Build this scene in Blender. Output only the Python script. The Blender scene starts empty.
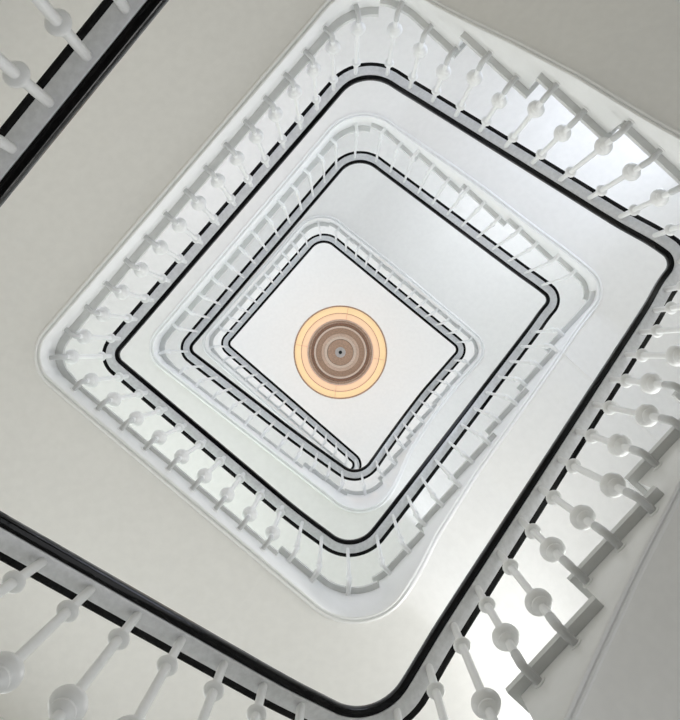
import bpy, bmesh, math
from mathutils import Vector, Matrix

# ------------------------------------------------------------------ camera
EYE = 1.5                      # eye height above the ground floor (m)
sc = bpy.context.scene
col = sc.collection
cam_d = bpy.data.cameras.new('camera')
cam = bpy.data.objects.new('camera', cam_d)
col.objects.link(cam)
cam_d.sensor_fit = 'AUTO'
cam_d.sensor_width = 36.0
cam_d.lens = 50.0
cam_d.clip_start = 0.02
cam_d.shift_y = -8.0 / 720.0
cam.location = (0, 0, EYE)
cam.rotation_euler = (math.pi, 0, 0)      # looking straight up the stairwell
sc.camera = cam

# ------------------------------------------------------------------ world and exposure
w = bpy.data.worlds.new('daylight')
sc.world = w
w.use_nodes = True
bg = w.node_tree.nodes['Background']
bg.inputs[0].default_value = (1.0, .88, .70, 1)
bg.inputs[1].default_value = 0.42
sc.view_settings.view_transform = 'Standard'
sc.view_settings.look = 'None'
sc.view_settings.gamma = 1.0
sc.view_settings.use_curve_mapping = False
sc.view_settings.exposure = 0.0
try:
    sc.cycles.max_bounces = 10
    sc.cycles.diffuse_bounces = 7
    sc.cycles.use_denoising = True
except Exception:
    pass

CEIL = 12.9                    # heights below are measured from the eye
# outer walls: (normal x, normal y, distance)
def unit(x, y):
    l = math.hypot(x, y); return (x / l, y / l)
WALLS = {
    'upper_left': (*unit(-.748, -.663), 2.45),
    'lower_left': (*unit(-.64, .77), 2.40),
    'lower_right': (*unit(.726, .688), 2.30),
    'upper_right': (*unit(.677, -.736), 2.85),
}
def meet(a, b):
    (a1, b1, c1), (a2, b2, c2) = WALLS[a], WALLS[b]
    d = a1 * b2 - a2 * b1
    return Vector(((c1 * b2 - c2 * b1) / d, (a1 * c2 - a2 * c1) / d))
CT = meet('upper_left', 'upper_right'); CL = meet('upper_left', 'lower_left')
CB = meet('lower_left', 'lower_right'); CR = meet('lower_right', 'upper_right')
WALL_ENDS = {'upper_left': (CT, CL), 'lower_left': (CL, CB), 'lower_right': (CB, CR), 'upper_right': (CR, CT)}
# unseen windows added to light each level: wall, fraction along the wall, width, z0, z1 (from the eye), light power, colour
ADDED_WINDOWS = [
    ('lower_right', .50, 2.4, -1.2, 1.2, 36, (.96, 1, 1.06)),
    ('upper_left', .50, 1.8, 2.5, 4.0, 8.5, (1, .97, .88)),
    ('lower_left', .50, 1.8, 2.6, 4.1, 17, (.98, 1, .98)),
    ('lower_right', .46, 1.6, 3.8, 4.8, 31, (1, 1, .99)),
    ('lower_right', .50, 1.6, 6.9, 7.8, 19, (.96, 1, 1.05)),
    ('upper_right', .50, 1.6, 5.3, 6.5, 20, (0.92, 1, 1.2)),
    ('upper_left', .50, 1.8, 5.6, 7.0, 13.5, (1, 0.97, 1.1)),
    ('lower_left', .50, 1.8, 5.6, 7.0, 26, (0.92, 1, 0.95)),
    ('upper_left', .50, 1.8, 8.2, 9.6, 6, (0.95, 1, 1.2)),
    ('lower_left', .50, 1.8, 8.2, 9.6, 25.5, (0.95, 1, 1.02)),
    ('upper_right', .50, 1.6, 8.0, 9.0, 26, (0.95, 1, 1.12)),
    ('upper_left', .50, 2.0, 10.8, 12.2, 24, (0.93, 1, 1.12)),
    ('lower_left', .50, 2.0, 10.8, 12.2, 21, (0.93, 1, 1.1)),
    ('lower_right', .50, 2.0, 10.8, 12.2, 20, (0.95, 1, 1.1)),
    ('upper_right', .50, 2.0, 10.8, 12.2, 19.5, (0.9, 1, 1.12)),
]
def wall_frame(name):
    a, b = WALL_ENDS[name]
    d = (b - a); L = d.length; d = d / L
    n = Vector((WALLS[name][0], WALLS[name][1]))
    return a, d, L, n
for i, (wn, fr, wd, z0, z1, pw, lc) in enumerate(ADDED_WINDOWS):
    a, d, L, n = wall_frame(wn)
    ld = bpy.data.lights.new('window_daylight', 'AREA')  # area light added in each made-up opening to tune soffit brightness
    ld.shape = 'RECTANGLE'; ld.size = wd; ld.size_y = z1 - z0
    ld.energy = pw; ld.color = lc
    lo = bpy.data.objects.new('window_daylight', ld); col.objects.link(lo)
    p = a + d * (L * fr) + n * .06
    lo.location = (p.x, p.y, (z0 + z1) / 2 + EYE)
    zax = Vector((n.x, n.y, 0)); yax = Vector((0, 0, 1)); xax = yax.cross(zax)
    lo.rotation_euler = Matrix((xax, yax, zax)).transposed().to_euler()

# ------------------------------------------------------------------ materials
def mat(name, colr, rough=.5, spec=.5, bump=0, scale=40, var=0, metal=0, coat=0):
    m = bpy.data.materials.new(name); m.use_nodes = True
    nt = m.node_tree; b = nt.nodes['Principled BSDF']
    b.inputs['Base Color'].default_value = (*colr, 1)
    b.inputs['Roughness'].default_value = rough
    b.inputs['Metallic'].default_value = metal
    b.inputs['Specular IOR Level'].default_value = spec
    if coat: b.inputs['Coat Weight'].default_value = coat
    tc = nt.nodes.new('ShaderNodeTexCoord')
    nz = nt.nodes.new('ShaderNodeTexNoise'); nz.inputs['Scale'].default_value = scale
    nz.inputs['Detail'].default_value = 4
    nt.links.new(tc.outputs['Object'], nz.inputs['Vector'])
    if var:
        r = nt.nodes.new('ShaderNodeValToRGB')
        r.color_ramp.elements[0].position = .35; r.color_ramp.elements[1].position = .65
        r.color_ramp.elements[0].color = (*[c * (1 - var) for c in colr], 1)
        r.color_ramp.elements[1].color = (*colr, 1)
        nt.links.new(nz.outputs['Fac'], r.inputs['Fac'])
        nt.links.new(r.outputs['Color'], b.inputs['Base Color'])
    if bump:
        bp = nt.nodes.new('ShaderNodeBump'); bp.inputs['Strength'].default_value = bump
        bp.inputs['Distance'].default_value = .004
        nt.links.new(nz.outputs['Fac'], bp.inputs['Height'])
        nt.links.new(bp.outputs['Normal'], b.inputs['Normal'])
    return m
M = {
    'plaster': mat('white_plaster', (.86, .86, .84), .9, .2, .15, 25, .03),
    'wall': mat('wall_paint', (.84, .83, .80), .9, .2, .15, 25, .03),
    'floor': mat('floor_stone', (.38, .36, .33), .6, .3, .1, 8, .1),
    'string': mat('string_gloss_paint', (.87, .88, .88), .28, .5, .08, 30, .02),
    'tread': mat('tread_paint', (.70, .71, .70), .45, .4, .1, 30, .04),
    'iron': mat('baluster_white_enamel', (.84, .85, .85), .32, .5, .05, 60, .02),
    'foot': mat('baluster_foot_metal', (.56, .57, .57), .35, .5, .05, 60, .05),  # enamel greyed: the shade under the treads is put into the colour
    'strip': mat('rail_strip_enamel', (.74, .75, .77), .3, .5, .25, 55, .12),
    'black': mat('rail_black_lacquer', (.003, .003, .0035), .10, .16, .12, 45, .3),
    'wood': mat('lamp_brown_wood', (.38, .21, .135), .5, .4, .2, 60, .25),
    'wood_pale': mat('lamp_pale_wood', (.88, .63, .48), .5, .4, .1, 60, .15),
    'peach': mat('lamp_peach_wood', (.95, .74, .60), .5, .4, .1, 60, .1),
    'wood_mid': mat('lamp_mid_wood', (.64, .41, .29), .5, .4, .1, 60, .2),
    'cap': mat('lamp_grey_cap', (.62, .56, .53), .35, .5, .05, 40, .1),
    'dark': mat('lamp_dark_screw', (.02, .02, .02), .4, .5, 0, 40, .1),
    'frame': mat('window_frame_paint', (.8, .8, .8), .4, .4, .05, 30, .03),
}
def glow(name, colr, s):
    m = mat(name, tuple(c * .45 for c in colr), .5, .3, 0, 20, .05)
    b = m.node_tree.nodes['Principled BSDF']
    b.inputs['Emission Color'].default_value = (*colr, 1)
    b.inputs['Emission Strength'].default_value = s
    return m
M['glow'] = glow('lamp_shade_outer', (1.0, .74, .42), .74)
M['glow2'] = glow('lamp_shade_inner', (1.0, .68, .44), .74)
g = bpy.data.materials.new('window_glass'); g.use_nodes = True
_b = g.node_tree.nodes['Principled BSDF']
_b.inputs['Transmission Weight'].default_value = 1; _b.inputs['Roughness'].default_value = 0
_b.inputs['IOR'].default_value = 1.02
M['glass'] = g

# ------------------------------------------------------------------ mesh helpers
def link(name, me, m, parent=None, smooth=False):
    o = bpy.data.objects.new(name, me); col.objects.link(o)
    if m is not None and not me.materials: me.materials.append(m)
    if smooth:
        me.polygons.foreach_set('use_smooth', [True] * len(me.polygons))
        me.update()
    if parent: o.parent = parent
    return o
def mesh(name, verts, faces):
    me = bpy.data.meshes.new(name); me.from_pydata([tuple(v) for v in verts], [], faces)
    me.validate(); me.update()
    bm = bmesh.new(); bm.from_mesh(me)
    bmesh.ops.recalc_face_normals(bm, faces=bm.faces); bm.to_mesh(me); bm.free()
    return me
def empty(name, loc, label, cat, group=None):
    o = bpy.data.objects.new(name, None); col.objects.link(o)
    o.empty_display_size = .1
    o.location = loc; o['label'] = label; o['category'] = cat
    if group: o['group'] = group
    return o
def auto_smooth(me, ang=35):
    bm = bmesh.new(); bm.from_mesh(me)
    for f in bm.faces: f.smooth = True
    for e in bm.edges:
        if len(e.link_faces) == 2 and e.calc_face_angle(0) > math.radians(ang): e.smooth = False
    bm.to_mesh(me); bm.free()

# ------------------------------------------------------------------ the long path of the hand rail
# corners of the inner rail edge: x, y, height, fillet radius
NODES = [
    (.27, -1.50, 2.05, 0),
    (-1.19, .145, 2.31, .06),
    (.10, 1.143, 3.07, .15),
    (1.56, -.423, 4.68, .05),
    (.152, -1.717, 5.99, .20),
    (-1.345, .022, 6.00, .045),
    (.086, 1.227, 6.17, .17),
    (1.595, -.404, 7.63, .045),
    (.147, -1.721, 8.65, .20),
    (-1.30, -.026, 8.67, .045),
    (.164, 1.115, 8.98, .16),
    (1.24, -.03, 10.50, .05),
    (-.20, -1.282, 11.15, .16),
    (-1.243, -.09, 11.18, .04),
    (.30, 1.245, 11.18, .15),
    (.16, 1.42, 11.18, 0),
]
# extra height keys: (node index + fraction, height)
KEYS = [(1.905, 2.965), (2.12, 3.27), (5.76, 6.0), (6.15, 6.32), (9.62, 8.70), (10.4, 9.87), (10.63, 10.3), (3.93, 5.97), (7.93, 8.62)]
def build_path():
    P = [Vector(n[:2]) for n in NODES]
    keys = sorted([(i, n[2]) for i, n in enumerate(NODES) if not any(abs(k[0] - i) < 1e-6 for k in KEYS)] + KEYS)
    def zat(t):
        for (t0, z0), (t1, z1) in zip(keys, keys[1:]):
            if t <= t1: return z0 + (z1 - z0) * (t - t0) / (t1 - t0)
        return keys[-1][1]
    pts = []    # x, y, t
    n = len(P)
    trims = [0] * n
    for i in range(1, n - 1):
        a = (P[i] - P[i-1]).normalized(); b = (P[i+1] - P[i]).normalized()
        ang = math.acos(max(-1, min(1, a.dot(b))))
        trims[i] = NODES[i][3] * math.tan(ang / 2)
    marks = {}
    for i in range(n - 1):
        d = P[i+1] - P[i]; L = d.length; d = d / L
        s0, s1 = trims[i], L - trims[i+1]
        k = max(2, int((s1 - s0) / .03))
        for j in range(k + 1):
            s = s0 + (s1 - s0) * j / k
            p = P[i] + d * s
            pts.append((p.x, p.y, i + s / L, d.x, d.y))
        if i + 1 < n - 1:
            e = (P[i+2] - P[i+1]); Le = e.length; e = e / Le
            cr = d.x * e.y - d.y * e.x
            sg = 1 if cr > 0 else -1
            r = NODES[i+1][3]
            c = P[i] + d * s1 + Vector((-d.y, d.x)) * sg * r
            ang = math.acos(max(-1, min(1, d.dot(e)))) 
            t0 = i + s1 / L; t1 = i + 1 + trims[i+1] / Le
            K = 14
            for j in range(1, K):
                th = ang * j / K * sg
                dd = Matrix.Rotation(th, 2) @ d
                p = c + Vector((dd.y, -dd.x)) * sg * r
                if j == K // 2: marks[i+1] = len(pts)
                pts.append((p.x, p.y, t0 + (t1 - t0) * j / K, dd.x, dd.y))
    S = [0.0]
    for a, b in zip(pts, pts[1:]): S.append(S[-1] + math.hypot(b[0]-a[0], b[1]-a[1]))
    Z = [zat(p[2]) for p in pts]
    # smooth the heights with a gaussian over arclength
    def smooth(sg):
        out = []
        for i in range(len(pts)):
            a = b = 0
            for j in range(max(0, i - 90), min(len(pts), i + 91)):
                wgt = math.exp(-.5 * ((S[j] - S[i]) / sg) ** 2)
                a += wgt * Z[j]; b += wgt
            out.append(a / b)
        return out
    return pts, S, (smooth(.09), smooth(.20)), {k: S[v] for k, v in marks.items()}, [p[2] for p in pts]
PTS, S, (ZS, ZB), MARK, TT = build_path()
# the well is walked T -> L -> B -> R, its outside lies along this normal
def locate(s):
    lo, hi = 0, len(S) - 1
    s = max(0, min(S[-1], s))
    while hi - lo > 1:
        m = (lo + hi) // 2
        if S[m] <= s: lo = m
        else: hi = m
    den = S[hi] - S[lo]
    f = (s - S[lo]) / den if den > 1e-9 else 0
    a, b = PTS[lo], PTS[hi]
    x = a[0] + (b[0]-a[0]) * f; y = a[1] + (b[1]-a[1]) * f
    dx = a[3] + (b[3]-a[3]) * f; dy = a[4] + (b[4]-a[4]) * f
    l = math.hypot(dx, dy); dx /= l; dy /= l
    z = ZS[lo] + (ZS[hi]-ZS[lo]) * f
    return x, y, dx, dy, z
def under(s):
    """the same height, smoothed more: the line the soffits follow"""
    import bisect
    i = max(1, min(len(S) - 1, bisect.bisect_left(S, s)))
    den = S[i] - S[i-1]
    f = max(0, min(1, (s - S[i-1]) / den)) if den > 1e-9 else 0
    return ZB[i-1] + (ZB[i] - ZB[i-1]) * f
def s_of(t):
    """arclength at a node number + fraction"""
    for i in range(1, len(TT)):
        if TT[i] >= t:
            f = (t - TT[i-1]) / max(1e-9, TT[i] - TT[i-1]); return S[i-1] + (S[i] - S[i-1]) * max(0, min(1, f))
    return S[-1]
def seg_len(i):
    return math.hypot(NODES[i+1][0] - NODES[i][0], NODES[i+1][1] - NODES[i][1])
def s_at(i, d):
    """arclength at distance d along the straight that leaves node i"""
    return s_of(i + d / seg_len(i))
def outward(dx, dy):
    return (-dy * SIDE, dx * SIDE)
SIDE = 1
_x, _y, _dx, _dy, _z = locate(MARK[1] + .8)
if (-_dy) * _x + _dx * _y < 0: SIDE = -1
def pos(s, u, dz=0):
    x, y, dx, dy, z = locate(s); nx, ny = outward(dx, dy)
    return Vector((x + nx * u, y + ny * u, z + dz + EYE))
def samples(s0, s1, extra=()):
    v = [s for s in S if s0 + 1e-4 < s < s1 - 1e-4] + [s0, s1] + list(extra)
    v = sorted(v); out = [v[0]]
    for s in v[1:]:
        if s - out[-1] > 1e-5: out.append(s)
    return out
def sweep(name, prof, s0, s1, m, parent, closed_caps=True, smooth=True):
    ss = samples(s0, s1); o0 = parent.location if parent else Vector()
    V = []; F = []; k = len(prof)
    for s in ss:
        for (u, dz) in prof: V.append(pos(s, u, dz) - o0)
    for i in range(len(ss) - 1):
        for j in range(k):
            F.append((i*k + j, i*k + (j+1) % k, (i+1)*k + (j+1) % k, (i+1)*k + j))
    F.append(tuple(range(k))); F.append(tuple(range((len(ss)-1)*k, len(ss)*k)))
    me = mesh(name, V, F)
    if smooth: auto_smooth(me, 40)
    return link(name, me, m, parent)
def to_wall(s, u0):
    x, y, dx, dy, z = locate(s); nx, ny = outward(dx, dy)
    x += nx * u0; y += ny * u0
    best = 9
    for (a, b, c) in WALLS.values():
        den = a * nx + b * ny
        if den > 1e-3:
            t = (c - (a * x + b * y)) / den
            best = min(best, t)
    return u0 + max(.02, best)

# ------------------------------------------------------------------ structure: walls, floor, ceiling, added windows
def wall(name):
    a, d, L, n = wall_frame(name)
    th = .30
    wins = sorted([(L * w_[1] - w_[2] / 2, L * w_[1] + w_[2] / 2, w_[3], w_[4]) for w_ in ADDED_WINDOWS if w_[0] == name], key=lambda q: q[2])
    V = []; F = []
    def q(pts4):
        b0 = len(V); V.extend(pts4); F.append(tuple(range(b0, b0 + len(pts4))))
    def P3(t, z, o): p = a + d * t + n * o; return (p.x, p.y, z + EYE)
    zs = sorted({-EYE, CEIL} | {w_[2] for w_ in wins} | {w_[3] for w_ in wins})
    for z0, z1 in zip(zs, zs[1:]):
        cut = [w_ for w_ in wins if w_[2] <= z0 + 1e-6 and w_[3] >= z1 - 1e-6]
        xs = [0] + [c for w_ in cut for c in w_[:2]] + [L]
        for k in range(0, len(xs), 2):
            for o in (0, th):
                q([P3(xs[k], z0, o), P3(xs[k+1], z0, o), P3(xs[k+1], z1, o), P3(xs[k], z1, o)])
    for (x0, x1, z0, z1) in wins:
        q([P3(x0, z0, 0), P3(x1, z0, 0), P3(x1, z0, th), P3(x0, z0, th)])
        q([P3(x0, z1, 0), P3(x1, z1, 0), P3(x1, z1, th), P3(x0, z1, th)])
        q([P3(x0, z0, 0), P3(x0, z1, 0), P3(x0, z1, th), P3(x0, z0, th)])
        q([P3(x1, z0, 0), P3(x1, z1, 0), P3(x1, z1, th), P3(x1, z0, th)])
    o = link('wall_' + name, mesh('wall_' + name, V, F), M['wall']); o['kind'] = 'structure'
for k_ in WALLS: wall(k_)
def slab(name, z, t, m):
    V = [(p.x, p.y, z + EYE) for p in (CT, CL, CB, CR)] + [(p.x, p.y, z + t + EYE) for p in (CT, CL, CB, CR)]
    F = [(0, 1, 2, 3), (4, 5, 6, 7)] + [(i, (i+1) % 4, 4 + (i+1) % 4, 4 + i) for i in range(4)]
    o = link(name, mesh(name, V, F), m); o['kind'] = 'structure'; return o
slab('floor', -EYE - .1, .1, M['floor'])
slab('ceiling', CEIL, .15, M['plaster'])
for i, (wn, fr, wd, z0, z1, pw, lc) in enumerate(ADDED_WINDOWS):  # frames and panes of the added, unseen windows
    a, d, L, n = wall_frame(wn)
    V = []; F = []
    def bar(t0, t1, za, zb, o0=.10, o1=.16):
        b0 = len(V)
        for o_ in (o0, o1):
            for (t, z) in ((t0, za), (t1, za), (t1, zb), (t0, zb)):
                p = a + d * t + n * o_; V.append((p.x, p.y, z + EYE))
        for f in ((0,1,2,3), (4,5,6,7), (0,1,5,4), (1,2,6,5), (2,3,7,6), (3,0,4,7)):
            F.append(tuple(b0 + v for v in f))
    c = L * fr; x0, x1 = c - wd / 2, c + wd / 2
    e = .0
    bar(x0, x0 + .06, z0, z1); bar(x1 - .06, x1, z0, z1)
    bar(x0 + .06, x1 - .06, z0, z0 + .06); bar(x0 + .06, x1 - .06, z1 - .06, z1)
    bar(c - .02, c + .02, z0 + .06, z1 - .06)
    fo = link('window_%d' % (i + 1), mesh('window', V, F), M['frame']); fo['kind'] = 'structure'
    V = []; F = []
    bar(x0 + .06, x1 - .06, z0 + .06, z1 - .06, .128, .132)
    link('pane', mesh('pane', V, F), M['glass'], fo)

# ------------------------------------------------------------------ balusters
U_ROD = .050
def lathe(prof, seg=16, cap=True):
    V = []; F = []
    for (r, z) in prof:
        for j in range(seg):
            a = 2 * math.pi * j / seg; V.append((r * math.cos(a), r * math.sin(a), z))
    for i in range(len(prof) - 1):
        for j in range(seg):
            F.append((i*seg + j, i*seg + (j+1) % seg, (i+1)*seg + (j+1) % seg, (i+1)*seg + j))
    if cap:
        F.append(tuple(range(seg))); F.append(tuple(range((len(prof)-1)*seg, len(prof)*seg)))
    return V, F
def tube(path, seg=12):
    """path: list of (Vector, radius)"""
    V = []; F = []
    up = Vector((0, 1, 0))
    for i, (p, r) in enumerate(path):
        a = path[max(0, i-1)][0]; b = path[min(len(path)-1, i+1)][0]
        t = (b - a).normalized(); x = up.cross(t).normalized(); y = t.cross(x)
        for j in range(seg):
            th = 2 * math.pi * j / seg
            V.append(p + (x * math.cos(th) + y * math.sin(th)) * r)
    for i in range(len(path) - 1):
        for j in range(seg):
            F.append((i*seg + j, i*seg + (j+1) % seg, (i+1)*seg + (j+1) % seg, (i+1)*seg + j))
    F.append(tuple(range(seg))); F.append(tuple(range((len(path)-1)*seg, len(path)*seg)))
    return V, F
MC = {}
def cached(key, fn, ang=40, m='iron'):
    if key not in MC:
        me = mesh(key[0], *fn()); auto_smooth(me, ang); me.materials.append(M[m]); MC[key] = me
    return MC[key]
def rod_mesh(kind, low):
    """low: height of the lower end, from the rail"""
    r = .0125 if kind == 'ball' else .0098
    def fn():
        if kind == 'ball':
            pts = [(Vector((0, 0, .004)), r), (Vector((0, 0, low * .4)), r), (Vector((0, 0, low)), r)]
        else:
            pts = [(Vector((0, 0, .004)), r), (Vector((0, 0, -.35)), r * 1.05), (Vector((0, 0, -.62)), r * 1.25), (Vector((0, 0, low)), r * 1.3)]
        return tube(pts)
    return cached(('baluster_rod_' + kind, low), fn)
def foot_mesh(kind, reach, FOOT):
    """from just under the knob down and over to the string; origin at the knob's centre"""
    r = .0128 if kind == 'ball' else .0125
    def fn():
        R = .030; z1 = -FOOT; q = FOOT * .55
        pts = [(Vector((0, 0, -q)), r * .8), (Vector((0, 0, -q - .005)), r * 1.08), (Vector((0, 0, z1 + R)), r * 1.08)]
        for k in range(1, 6):
            a = math.pi / 2 * k / 5
            pts.append((Vector((R - R * math.cos(a), 0, z1 + R - R * math.sin(a))), r))
        pts.append((Vector((reach + .004, 0, z1)), r * .95))
        return tube(pts, 12)
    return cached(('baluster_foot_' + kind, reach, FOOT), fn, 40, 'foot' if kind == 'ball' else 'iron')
def collar_mesh():
    def fn():
        pr = [(.0127, -.205)]
        for k in range(0, 9):
            a = math.pi * (k / 8 - .5)
            pr.append((0.0125 + .0155 * math.cos(a), -.222 - .013 * math.sin(a)))
        pr.append((.0127, -.240))
        return lathe(pr, 18)
    return cached(('collar',), fn)
def knob_mesh():
    def fn():
        R = .040; zc = 0
        pr = [(.0127, zc + R + .006), (.016, zc + R + .002), (.016, zc + R - .004)]
        for k in range(3, 14):
            a = math.pi * k / 16
            pr.append((R * math.sin(a), zc + R * math.cos(a)))
        pr += [(.026, zc - .033), (.0275, zc - .037), (.027, zc - .045), (.0235, zc - .049), (.018, zc - .056), (.0127, zc - .060)]
        return lathe(pr, 24)
    return cached(('knob',), fn, 30)
def small_knob_mesh():
    def fn():
        pr = []
        for k in range(1, 10):
            a = math.pi * k / 10
            pr.append((max(.0125, .019 * math.sin(a)), -.13 + .019 * math.cos(a)))
        return lathe(pr, 14)
    return cached(('small_knob',), fn)
def flange_mesh(kind, reach, FOOT):
    r = .019 if kind == 'ball' else .016
    def fn():
        V, F = lathe([(r * .8, -.003), (r, -.001), (r, .004)], 16)
        V = [(reach + v[2] - .002, v[0], v[1] - FOOT) for v in V]
        return V, F
    return cached(('flange_' + kind, reach, FOOT), fn)
NB = 0
def baluster(s, kind, knob, reach, parent, foot=.275):
    """knob: distance of the knob's centre below the rail"""
    global NB
    NB += 1
    x, y, dx, dy, z = locate(s); nx, ny = outward(dx, dy)
    b = bpy.data.objects.new('baluster', rod_mesh(kind, -round(knob + foot * .58, 2))); col.objects.link(b)
    b.location = pos(s, U_ROD, -.004) - parent.location
    b.rotation_euler = (0, 0, math.atan2(ny, nx)); b.parent = parent
    parts = [('foot', foot_mesh(kind, reach, foot), -knob), ('flange', flange_mesh(kind, reach, foot), -knob)]
    if kind == 'ball': parts += [('collar', collar_mesh(), 0), ('knob', knob_mesh(), -knob)]
    else: parts += [('knob', small_knob_mesh(), -knob)]
    for nme, me, dz in parts:
        c = bpy.data.objects.new(nme, me); col.objects.link(c); c.parent = b; c.location.z = dz

RAIL = [(.010, 0), (.003, .004), (0, .013), (0, .032), (.006, .046), (.020, .056), (.040, .060), (.065, .060),
        (.085, .056), (.099, .046), (.105, .032), (.105, .013), (.102, .004), (.095, 0), (.080, 0), (.080, .006), (.025, .006), (.025, 0)]
STRIP = [(.026, .0055), (.079, .0055), (.079, -.003), (.076, -.005), (.029, -.005), (.026, -.003)]

UF = .108                      # face of the string, from the inner rail edge
def railing(name, s0, s1, rods, kind, knob, label, uf=UF, cat='railing', foot=.275):
    p = pos((s0 + s1) / 2, 0, -1.0)
    e = empty(name, p, label, cat)
    sweep('handrail', RAIL, s0, s1, M['black'], e)
    sweep('metal_strip', STRIP, s0, s1, M['strip'], e)
    for s in rods:
        baluster(s, kind, knob(s), round(uf - U_ROD, 4), e, foot)
    return e

def prism_ring(ss, inner, outer, zt, zb, o0):
    """solid between two offset curves; inner/outer: s -> u ; zt/zb: index -> height"""
    V = []; F = []
    for i, s in enumerate(ss):
        pi = pos(s, inner(s)); po = pos(s, outer(s))
        for (p, z) in ((pi, zb(i)), (po, zb(i)), (po, zt(i)), (pi, zt(i))):
            V.append(Vector((p.x, p.y, z + EYE)) - o0)
    n = len(ss)
    for i in range(n - 1):
        for j in range(4):
            F.append((i*4 + j, i*4 + (j+1) % 4, (i+1)*4 + (j+1) % 4, (i+1)*4 + j))
    F.append((0, 1, 2, 3)); F.append(tuple((n-1)*4 + j for j in range(4)))
    return V, F

def string_mesh(ss, ztop, zbot, o0, uf, name, m, parent):
    """face with a small nib, a groove and a lip along the lower edge"""
    V = []; F = []
    for i, s in enumerate(ss):
        zb, zt = zbot(i), ztop(i)
        prof = [(uf, zt), (uf, zb + .010), (uf + .003, zb + .002), (uf + .008, zb), (uf + .012, zb + .002), (uf + .014, zb + .010), (uf + .018, zb + .010),
                (uf + .020, zb + .003), (uf + .026, zb + .000), (uf + .034, zb + .004), (uf + .038, zb + .014), (uf + .040, zb + .022), (uf + .040, zt)]
        for (u, z) in prof:
            p = pos(s, u); V.append(Vector((p.x, p.y, z + EYE)) - o0)
    k = len(prof); n = len(ss)
    for i in range(n - 1):
        for j in range(k):
            F.append((i*k + j, i*k + (j+1) % k, (i+1)*k + (j+1) % k, (i+1)*k + j))
    F.append(tuple(range(k))); F.append(tuple((n-1)*k + j for j in range(k)))
    me = mesh(name, V, F); auto_smooth(me, 38)
    return link(name, me, m, parent)

LAND_TOP = .930                # rail above the gallery floor
LAND_DEEP = 1.205              # rail above the gallery's underside
T_ = .035
def landing(s0, s1, zrail, label, sl, uf=UF):
    """level gallery: fascia, slab, floor; sl: arclength of the left corner"""
    p = pos((s0 + s1) / 2, uf, 0); p.z = zrail - 1.0 + EYE
    e = empty('stair_landing', p, label, 'landing')
    ss = samples(s0, s1); o0 = e.location
    zu = zrail - LAND_TOP - T_
    zb = lambda i: min(under(ss[i]) - LAND_DEEP, zrail - LAND_DEEP, zu - .03)
    nose = lambda s: .038 if s < sl else max(.018, .038 - (s - sl) * .2)
    string_mesh(ss, lambda i: zu - .001, zb, o0, uf, 'fascia', M['string'], e)
    me = mesh('slab', *prism_ring(ss, lambda s: uf + .040, lambda s: to_wall(s, uf) - .002, lambda i: zu - .001, lambda i: zb(i) + .020, o0))
    auto_smooth(me, 50)
    link('slab', me, M['plaster'], e)
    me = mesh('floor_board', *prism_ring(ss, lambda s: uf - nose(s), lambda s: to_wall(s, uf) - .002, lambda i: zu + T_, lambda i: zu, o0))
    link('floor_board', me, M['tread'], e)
    return e

def flight(s0, s1, edges, tops, label, uf=UF, nose=.030, depth=None):
    """steps between the arclengths in edges; string cut under every step"""
    p = pos((s0 + s1) / 2, uf, 0); p.z -= 1.0
    e = empty('stair_flight', p, label, 'staircase'); o0 = e.location
    def step(s):
        for k, b in enumerate(edges[1:]):
            if s < b: return k
        return len(edges) - 2
    eps = .0006
    ss = samples(s0, s1, [q + d for q in edges[1:-1] for d in (-eps, eps)])
    ss = [s for s in ss if not any(abs(s - q) < eps * .9 for q in edges[1:-1])]
    top = lambda i: tops[step(ss[i])] - T_ - .001
    bot = lambda i: min(under(ss[i]) - depth(ss[i]), top(i) - .045)
    string_mesh(ss, top, bot, o0, uf, 'stringer', M['string'], e)
    me = mesh('soffit', *prism_ring(ss, lambda s: uf + .040, lambda s: to_wall(s, uf) - .002, top, lambda i: bot(i) + .020, o0))
    auto_smooth(me, 50)
    link('soffit', me, M['plaster'], e)
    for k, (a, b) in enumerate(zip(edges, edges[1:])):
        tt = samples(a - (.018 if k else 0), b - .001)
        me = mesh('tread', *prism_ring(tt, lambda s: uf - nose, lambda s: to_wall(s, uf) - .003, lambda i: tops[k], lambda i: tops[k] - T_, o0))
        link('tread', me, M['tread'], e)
    return e

def spaced(s0, s1, step):
    n = max(1, round((s1 - s0) / step)); st = (s1 - s0) / n
    return [s0 + st * (i + .5) for i in range(n)]
def between(a, b, step):
    """posts strictly between two given posts"""
    n = max(1, round((b - a) / step)); return [a + (b - a) * i / n for i in range(1, n)]

# section boundaries
sB = {k: MARK[k] for k in MARK}
def from_B(i, a):      # distance measure used on the lower right straight (0.761 before its origin)
    return s_at(i, a + .761)
def blend(a, b, s, s0, s1):
    t = max(0, min(1, (s - s0) / (s1 - s0))); t = t * t * (3 - 2 * t); return a + (b - a) * t
LRD = 1.08; URD = 1.25
def depth_fn(sa, sb, sr, se, mid):
    keys = [(sa, LAND_DEEP), (sb - .05, 1.37), (sb + .10, 1.36), (sb + .45, mid), (sb + .85, LRD), (sr, LRD),
            (sr + .9, URD), ((sr + se) / 2 + .3, URD), (se, LAND_DEEP)]
    def f(s):
        for (a, u), (b, v) in zip(keys, keys[1:]):
            if s <= b: return u + (v - u) * max(0, min(1, (s - a) / max(1e-6, b - a)))
        return keys[-1][1]
    return f

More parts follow.
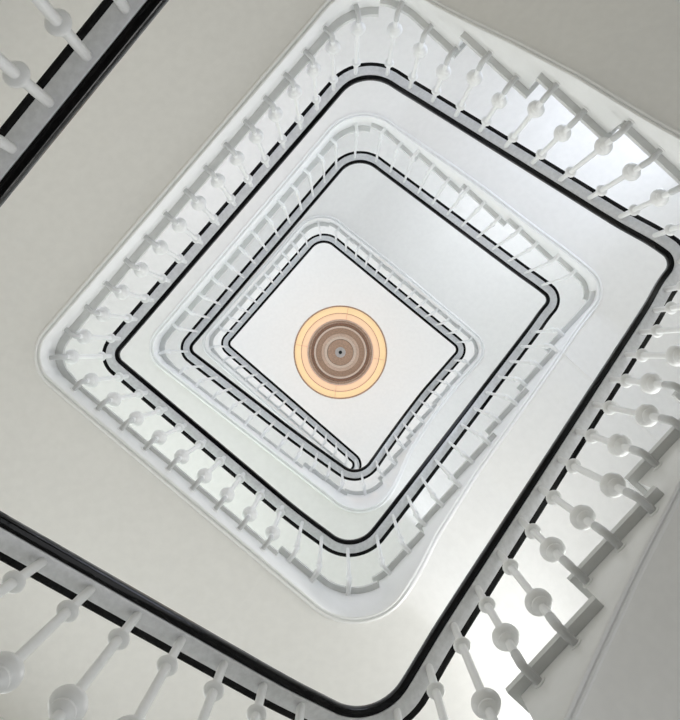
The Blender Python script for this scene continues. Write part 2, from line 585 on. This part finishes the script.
# first run: only its rail and posts reach the picture
A0 = sB[2] - .40
r0 = [s_at(1, .440 + .138 * k) for k in range(-3, 8)]
r0 = [q for q in r0 if q < A0 - .01]
u0 = [s_at(0, seg_len(0) - .098 - .131 * k) for k in range(15)][::-1]
rods0 = u0 + r0
n0 = 13; e0 = [A0 * k / n0 for k in range(n0 + 1)]
t0_ = [locate((a + b) / 2)[4] - .93 for a, b in zip(e0, e0[1:])]
railing('stair_railing', 0, A0, rods0, 'ball', lambda s: .68,
        "nearest railing at the photo's left edge and bottom left, black handrail, white balusters with knobs")
flight(0, A0, e0, t0_, 'nearest stair run below the railing at the left edge', depth=lambda s: 1.2)

def run(iB, iR, sa, se, kind, z_prev, z_next, lab_r, lab_f, rodsL, rodsU):
    """a rising run round one corner; z_prev / z_next: rail heights of the two landings"""
    sr = sB[iR]
    LR = [from_B(iB, a) for a in (-.67, -.33, -.007, .345, .69, 1.03)]
    LU = seg_len(iR); UA = LU / 1.91                    # the upper straight, measured from the right corner
    UR = [s_at(iR, (a + .862) * UA) for a in (-.61, -.214, .176, .577, .95)]
    if iB == 10:
        LR = [sa + .2 * k for k in range(1, 12)]; UR = [sr + .22 * k for k in range(1, 9)]
    LR = [q for q in LR if q > sa + .08 and q < sr - .12]
    UR = [q for q in UR if q < se - .05 and q > sr + .12]
    edges = [sa, sr_a(sa, LR)] + LR + [sr] + UR + [se]
    edges = sorted(set(round(q, 5) for q in edges))
    edges = [q for i, q in enumerate(edges) if i == 0 or q - edges[i-1] > .03]
    edges[-1] = se
    tops = []
    base, goal = z_prev - LAND_TOP, z_next - LAND_TOP
    n = len(edges) - 1
    for k in range(n):
        mid = (edges[k] + edges[k+1]) / 2
        off = .865 if mid < sr else blend(.865, .945, mid, sr, sr + .8)
        zz = locate(mid)[4] - off
        tops.append(min(goal - (.12 if iB < 10 else .04), max(base + .08, zz)))
    for k in range(1, n): tops[k] = max(tops[k], tops[k-1] + (.06 if iB < 10 else .01))
    def knob(s):
        k = 0
        while k < n - 1 and s >= edges[k+1]: k += 1
        return locate(s)[4] - (tops[k] + .205)
    dp0 = depth_fn(sa, sB[iB], sr, se, 1.12 if iB == 2 else 1.20)
    def dp(s):
        if iB == 2: return dp0(s)
        flat = under(s) - (z_prev - LAND_DEEP)      # the soffit stays level up to the corner
        t = max(0, min(1, (s - sB[iB] + .02) / .50)); t = t * t * (3 - 2 * t)
        return flat + (dp0(s) - flat) * t
    railing('stair_railing', sa, se, rodsL + rodsU, kind, knob, lab_r)
    flight(sa, se, edges, tops, lab_f, depth=dp)
def sr_a(sa, LR):
    return (sa + LR[0]) / 2

C1 = sB[4] - .03; A1 = s_at(5, 1.43); C2 = sB[8] - .06; A2 = s_at(9, 1.36); C3 = sB[12] - .06; E3 = S[-1]
# --- lowest run in view
lr = [from_B(2, .008 + .137 * k) for k in range(-4, 10)]
ur = [s_at(3, .862 + .092 + .1635 * k) for k in range(-5, 6)]
ur = [q for q in ur if q < C1 - .02]
rB = between(r0[-1], lr[0], .14)
rR = between(lr[-1], ur[0], .145)
run(2, 3, A0, C1, 'ball', 2.75, 6.0,
    'railing turning round the right corner, black handrail, large grey-white ball knobs on every baluster',
    'lowest stair flight in view, grey soffit along the right side and top right corner', rB + lr, rR + ur)
# --- first gallery
ul = [s_at(4, seg_len(4) - .092 - .1515 * k) for k in range(14)][::-1]
ul = [q for q in ul if q > sB[4] + .15]
ll = [s_at(5, .132 + .152 * k) for k in range(9)]
railing('stair_railing', C1, A1, [sB[4] + .05] + ul + [sB[5]] + ll, 'ball', lambda s: .83 if s < sB[5] - .02 else .87,
        'outer level railing round the left corner, white balusters with ball knobs beside the grey soffit', foot=.205)
landing(C1, A1, 6.0, 'lowest gallery landing with white rounded edge round the left corner, wide grey soffit', sB[5])
# --- second run
lr = [from_B(6, -.45 + .146 * k) for k in range(12)]
lr = [q for q in lr if q < sB[7] - .08]
ur = spaced(sB[7] + .02, C2, .155)
run(6, 7, A1, C2, 'plain', 6.0, 8.66,
    'second-storey sloping railing from the bottom corner round the right corner, plain thin balusters',
    'second-storey stair flight with white stepped edge, between first and second black handrails on the right',
    between(ll[-1], lr[0], .150) + lr, ur)
railing('stair_railing', C2, A2, spaced(C2, sB[9] - .07, .150) + spaced(sB[9] - .07, A2, .152), 'plain', lambda s: .77,
        'second-storey level railing round the left corner, plain white curved balusters')
landing(C2, A2, 8.66, 'middle gallery landing, white band inside the outer left railing', sB[9])
run(10, 11, A2, C3, 'plain', 8.66, 11.16,
    'top sloping railing on the right of the ceiling lamp, thin balusters and black handrail',
    'topmost stair flight with white edge, right of the ceiling lamp',
    spaced(A2, sB[11] - .03, .142), spaced(sB[11] - .03, C3, .145))
railing('stair_railing', C3, E3, spaced(C3, sB[13] - .06, .145) + spaced(sB[13] - .06, E3 - .06, .148), 'plain', lambda s: .77,
        'topmost level railing left of the lamp, its end curling beside the bottom corner')
landing(C3, MARK[14] - .13, 11.16, 'topmost gallery landing with thin white edge left of the lamp', sB[13])

# ------------------------------------------------------------------ the ceiling lamp
LX, LY, LZ = .004, .004, 11.55
lamp = empty('ceiling_lamp', (LX, LY, LZ + EYE), 'round brown and peach ceiling lamp of concentric rings at the centre of the stairwell', 'lamp')
k1 = LZ / 1000.0
def ring(name, r0, r1, z0, z1, th, m, seg=72, sm=True):
    prof = [(r0 * k1, z0), (r1 * k1, z1), (r1 * k1, z1 + th), (r0 * k1, z0 + th)]
    V = []; F = []
    for j in range(seg):
        a = 2 * math.pi * j / seg
        for (r, z) in prof: V.append((r * math.cos(a), r * math.sin(a), z))
    for j in range(seg):
        for i in range(4):
            F.append((j*4 + i, j*4 + (i+1) % 4, ((j+1) % seg)*4 + (i+1) % 4, ((j+1) % seg)*4 + i))
    me = mesh(name, V, F); auto_smooth(me, 30)
    return link(name, me, m, lamp)
ring('rim', 45.6, 47.0, .020, .020, .05, M['wood_mid'])
ring('lamp_shade', 39.4, 45.5, .015, .035, .012, M['glow'])
ring('trim_ring', 38.8, 39.4, .008, .008, .02, M['wood_mid'])
ring('lamp_shade', 33.2, 38.8, .000, .015, .012, M['glow2'])
ring('trim_ring', 31.6, 33.2, -.012, -.008, .03, M['wood_pale'])
ring('wood_ring', 29.6, 31.5, -.010, -.004, .02, M['wood_mid'])
ring('wood_ring', 26.2, 29.5, -.012, -.008, .02, M['wood'])
ring('trim_ring', 24.3, 26.0, -.032, -.032, .04, M['peach'])
ring('wood_ring', 19.0, 24.1, -.015, -.020, .02, M['wood_mid'])
ring('wood_ring', 16.0, 18.9, -.026, -.018, .02, M['wood_pale'])
ring('wood_ring', 13.2, 15.9, -.034, -.028, .02, M['peach'])
V, F = lathe([(.08, -.050), (.115, -.046), (.148, -.038), (.150, -.010)], 40)
me = mesh('centre_bowl', V, F); auto_smooth(me, 30); link('centre_bowl', me, M['wood_mid'], lamp)
V, F = lathe([(.004, -.064), (.03, -.062), (.056, -.055), (.064, -.046), (.03, -.042)], 32)
me = mesh('cap', V, F); auto_smooth(me, 30); link('cap', me, M['cap'], lamp)
V, F = lathe([(.004, -.075), (.018, -.073), (.021, -.066), (.021, -.058)], 20)
me = mesh('finial', V, F); auto_smooth(me, 30); link('finial', me, M['dark'], lamp)
V, F = lathe([(.012, .05), (.012, CEIL - LZ - .05), (.07, CEIL - LZ - .05), (.07, CEIL - LZ)], 16)
link('stem', mesh('stem', V, F), M['cap'], lamp)
V, F = lathe([(.30, .030), (.30, .055), (.05, .075)], 32)
link('backplate', mesh('backplate', V, F), M['wood'], lamp)
for ang in (-80, 10, 97, 190):
    a = math.radians(ang); c, s_ = math.cos(a), math.sin(a)
    V = []
    for r, z in ((33.6 * k1, -.006), (45.2 * k1, .018)):
        for t in (-.0014, .0014):
            for dz in (0, .03): V.append((r * c - t * s_, r * s_ + t * c, z + dz))
    F = [(0,1,3,2), (4,5,7,6), (0,1,5,4), (2,3,7,6), (0,2,6,4), (1,3,7,5)]
    link('spoke', mesh('spoke', V, F), M['wood_mid'], lamp)
ld = bpy.data.lights.new('lamp_bulb', 'POINT'); ld.energy = 6; ld.color = (1, .8, .6); ld.shadow_soft_size = .1
lo = bpy.data.objects.new('lamp_bulb', ld); col.objects.link(lo); lo.location = (0, 0, .2); lo.parent = lamp
print('BALUSTERS', NB)
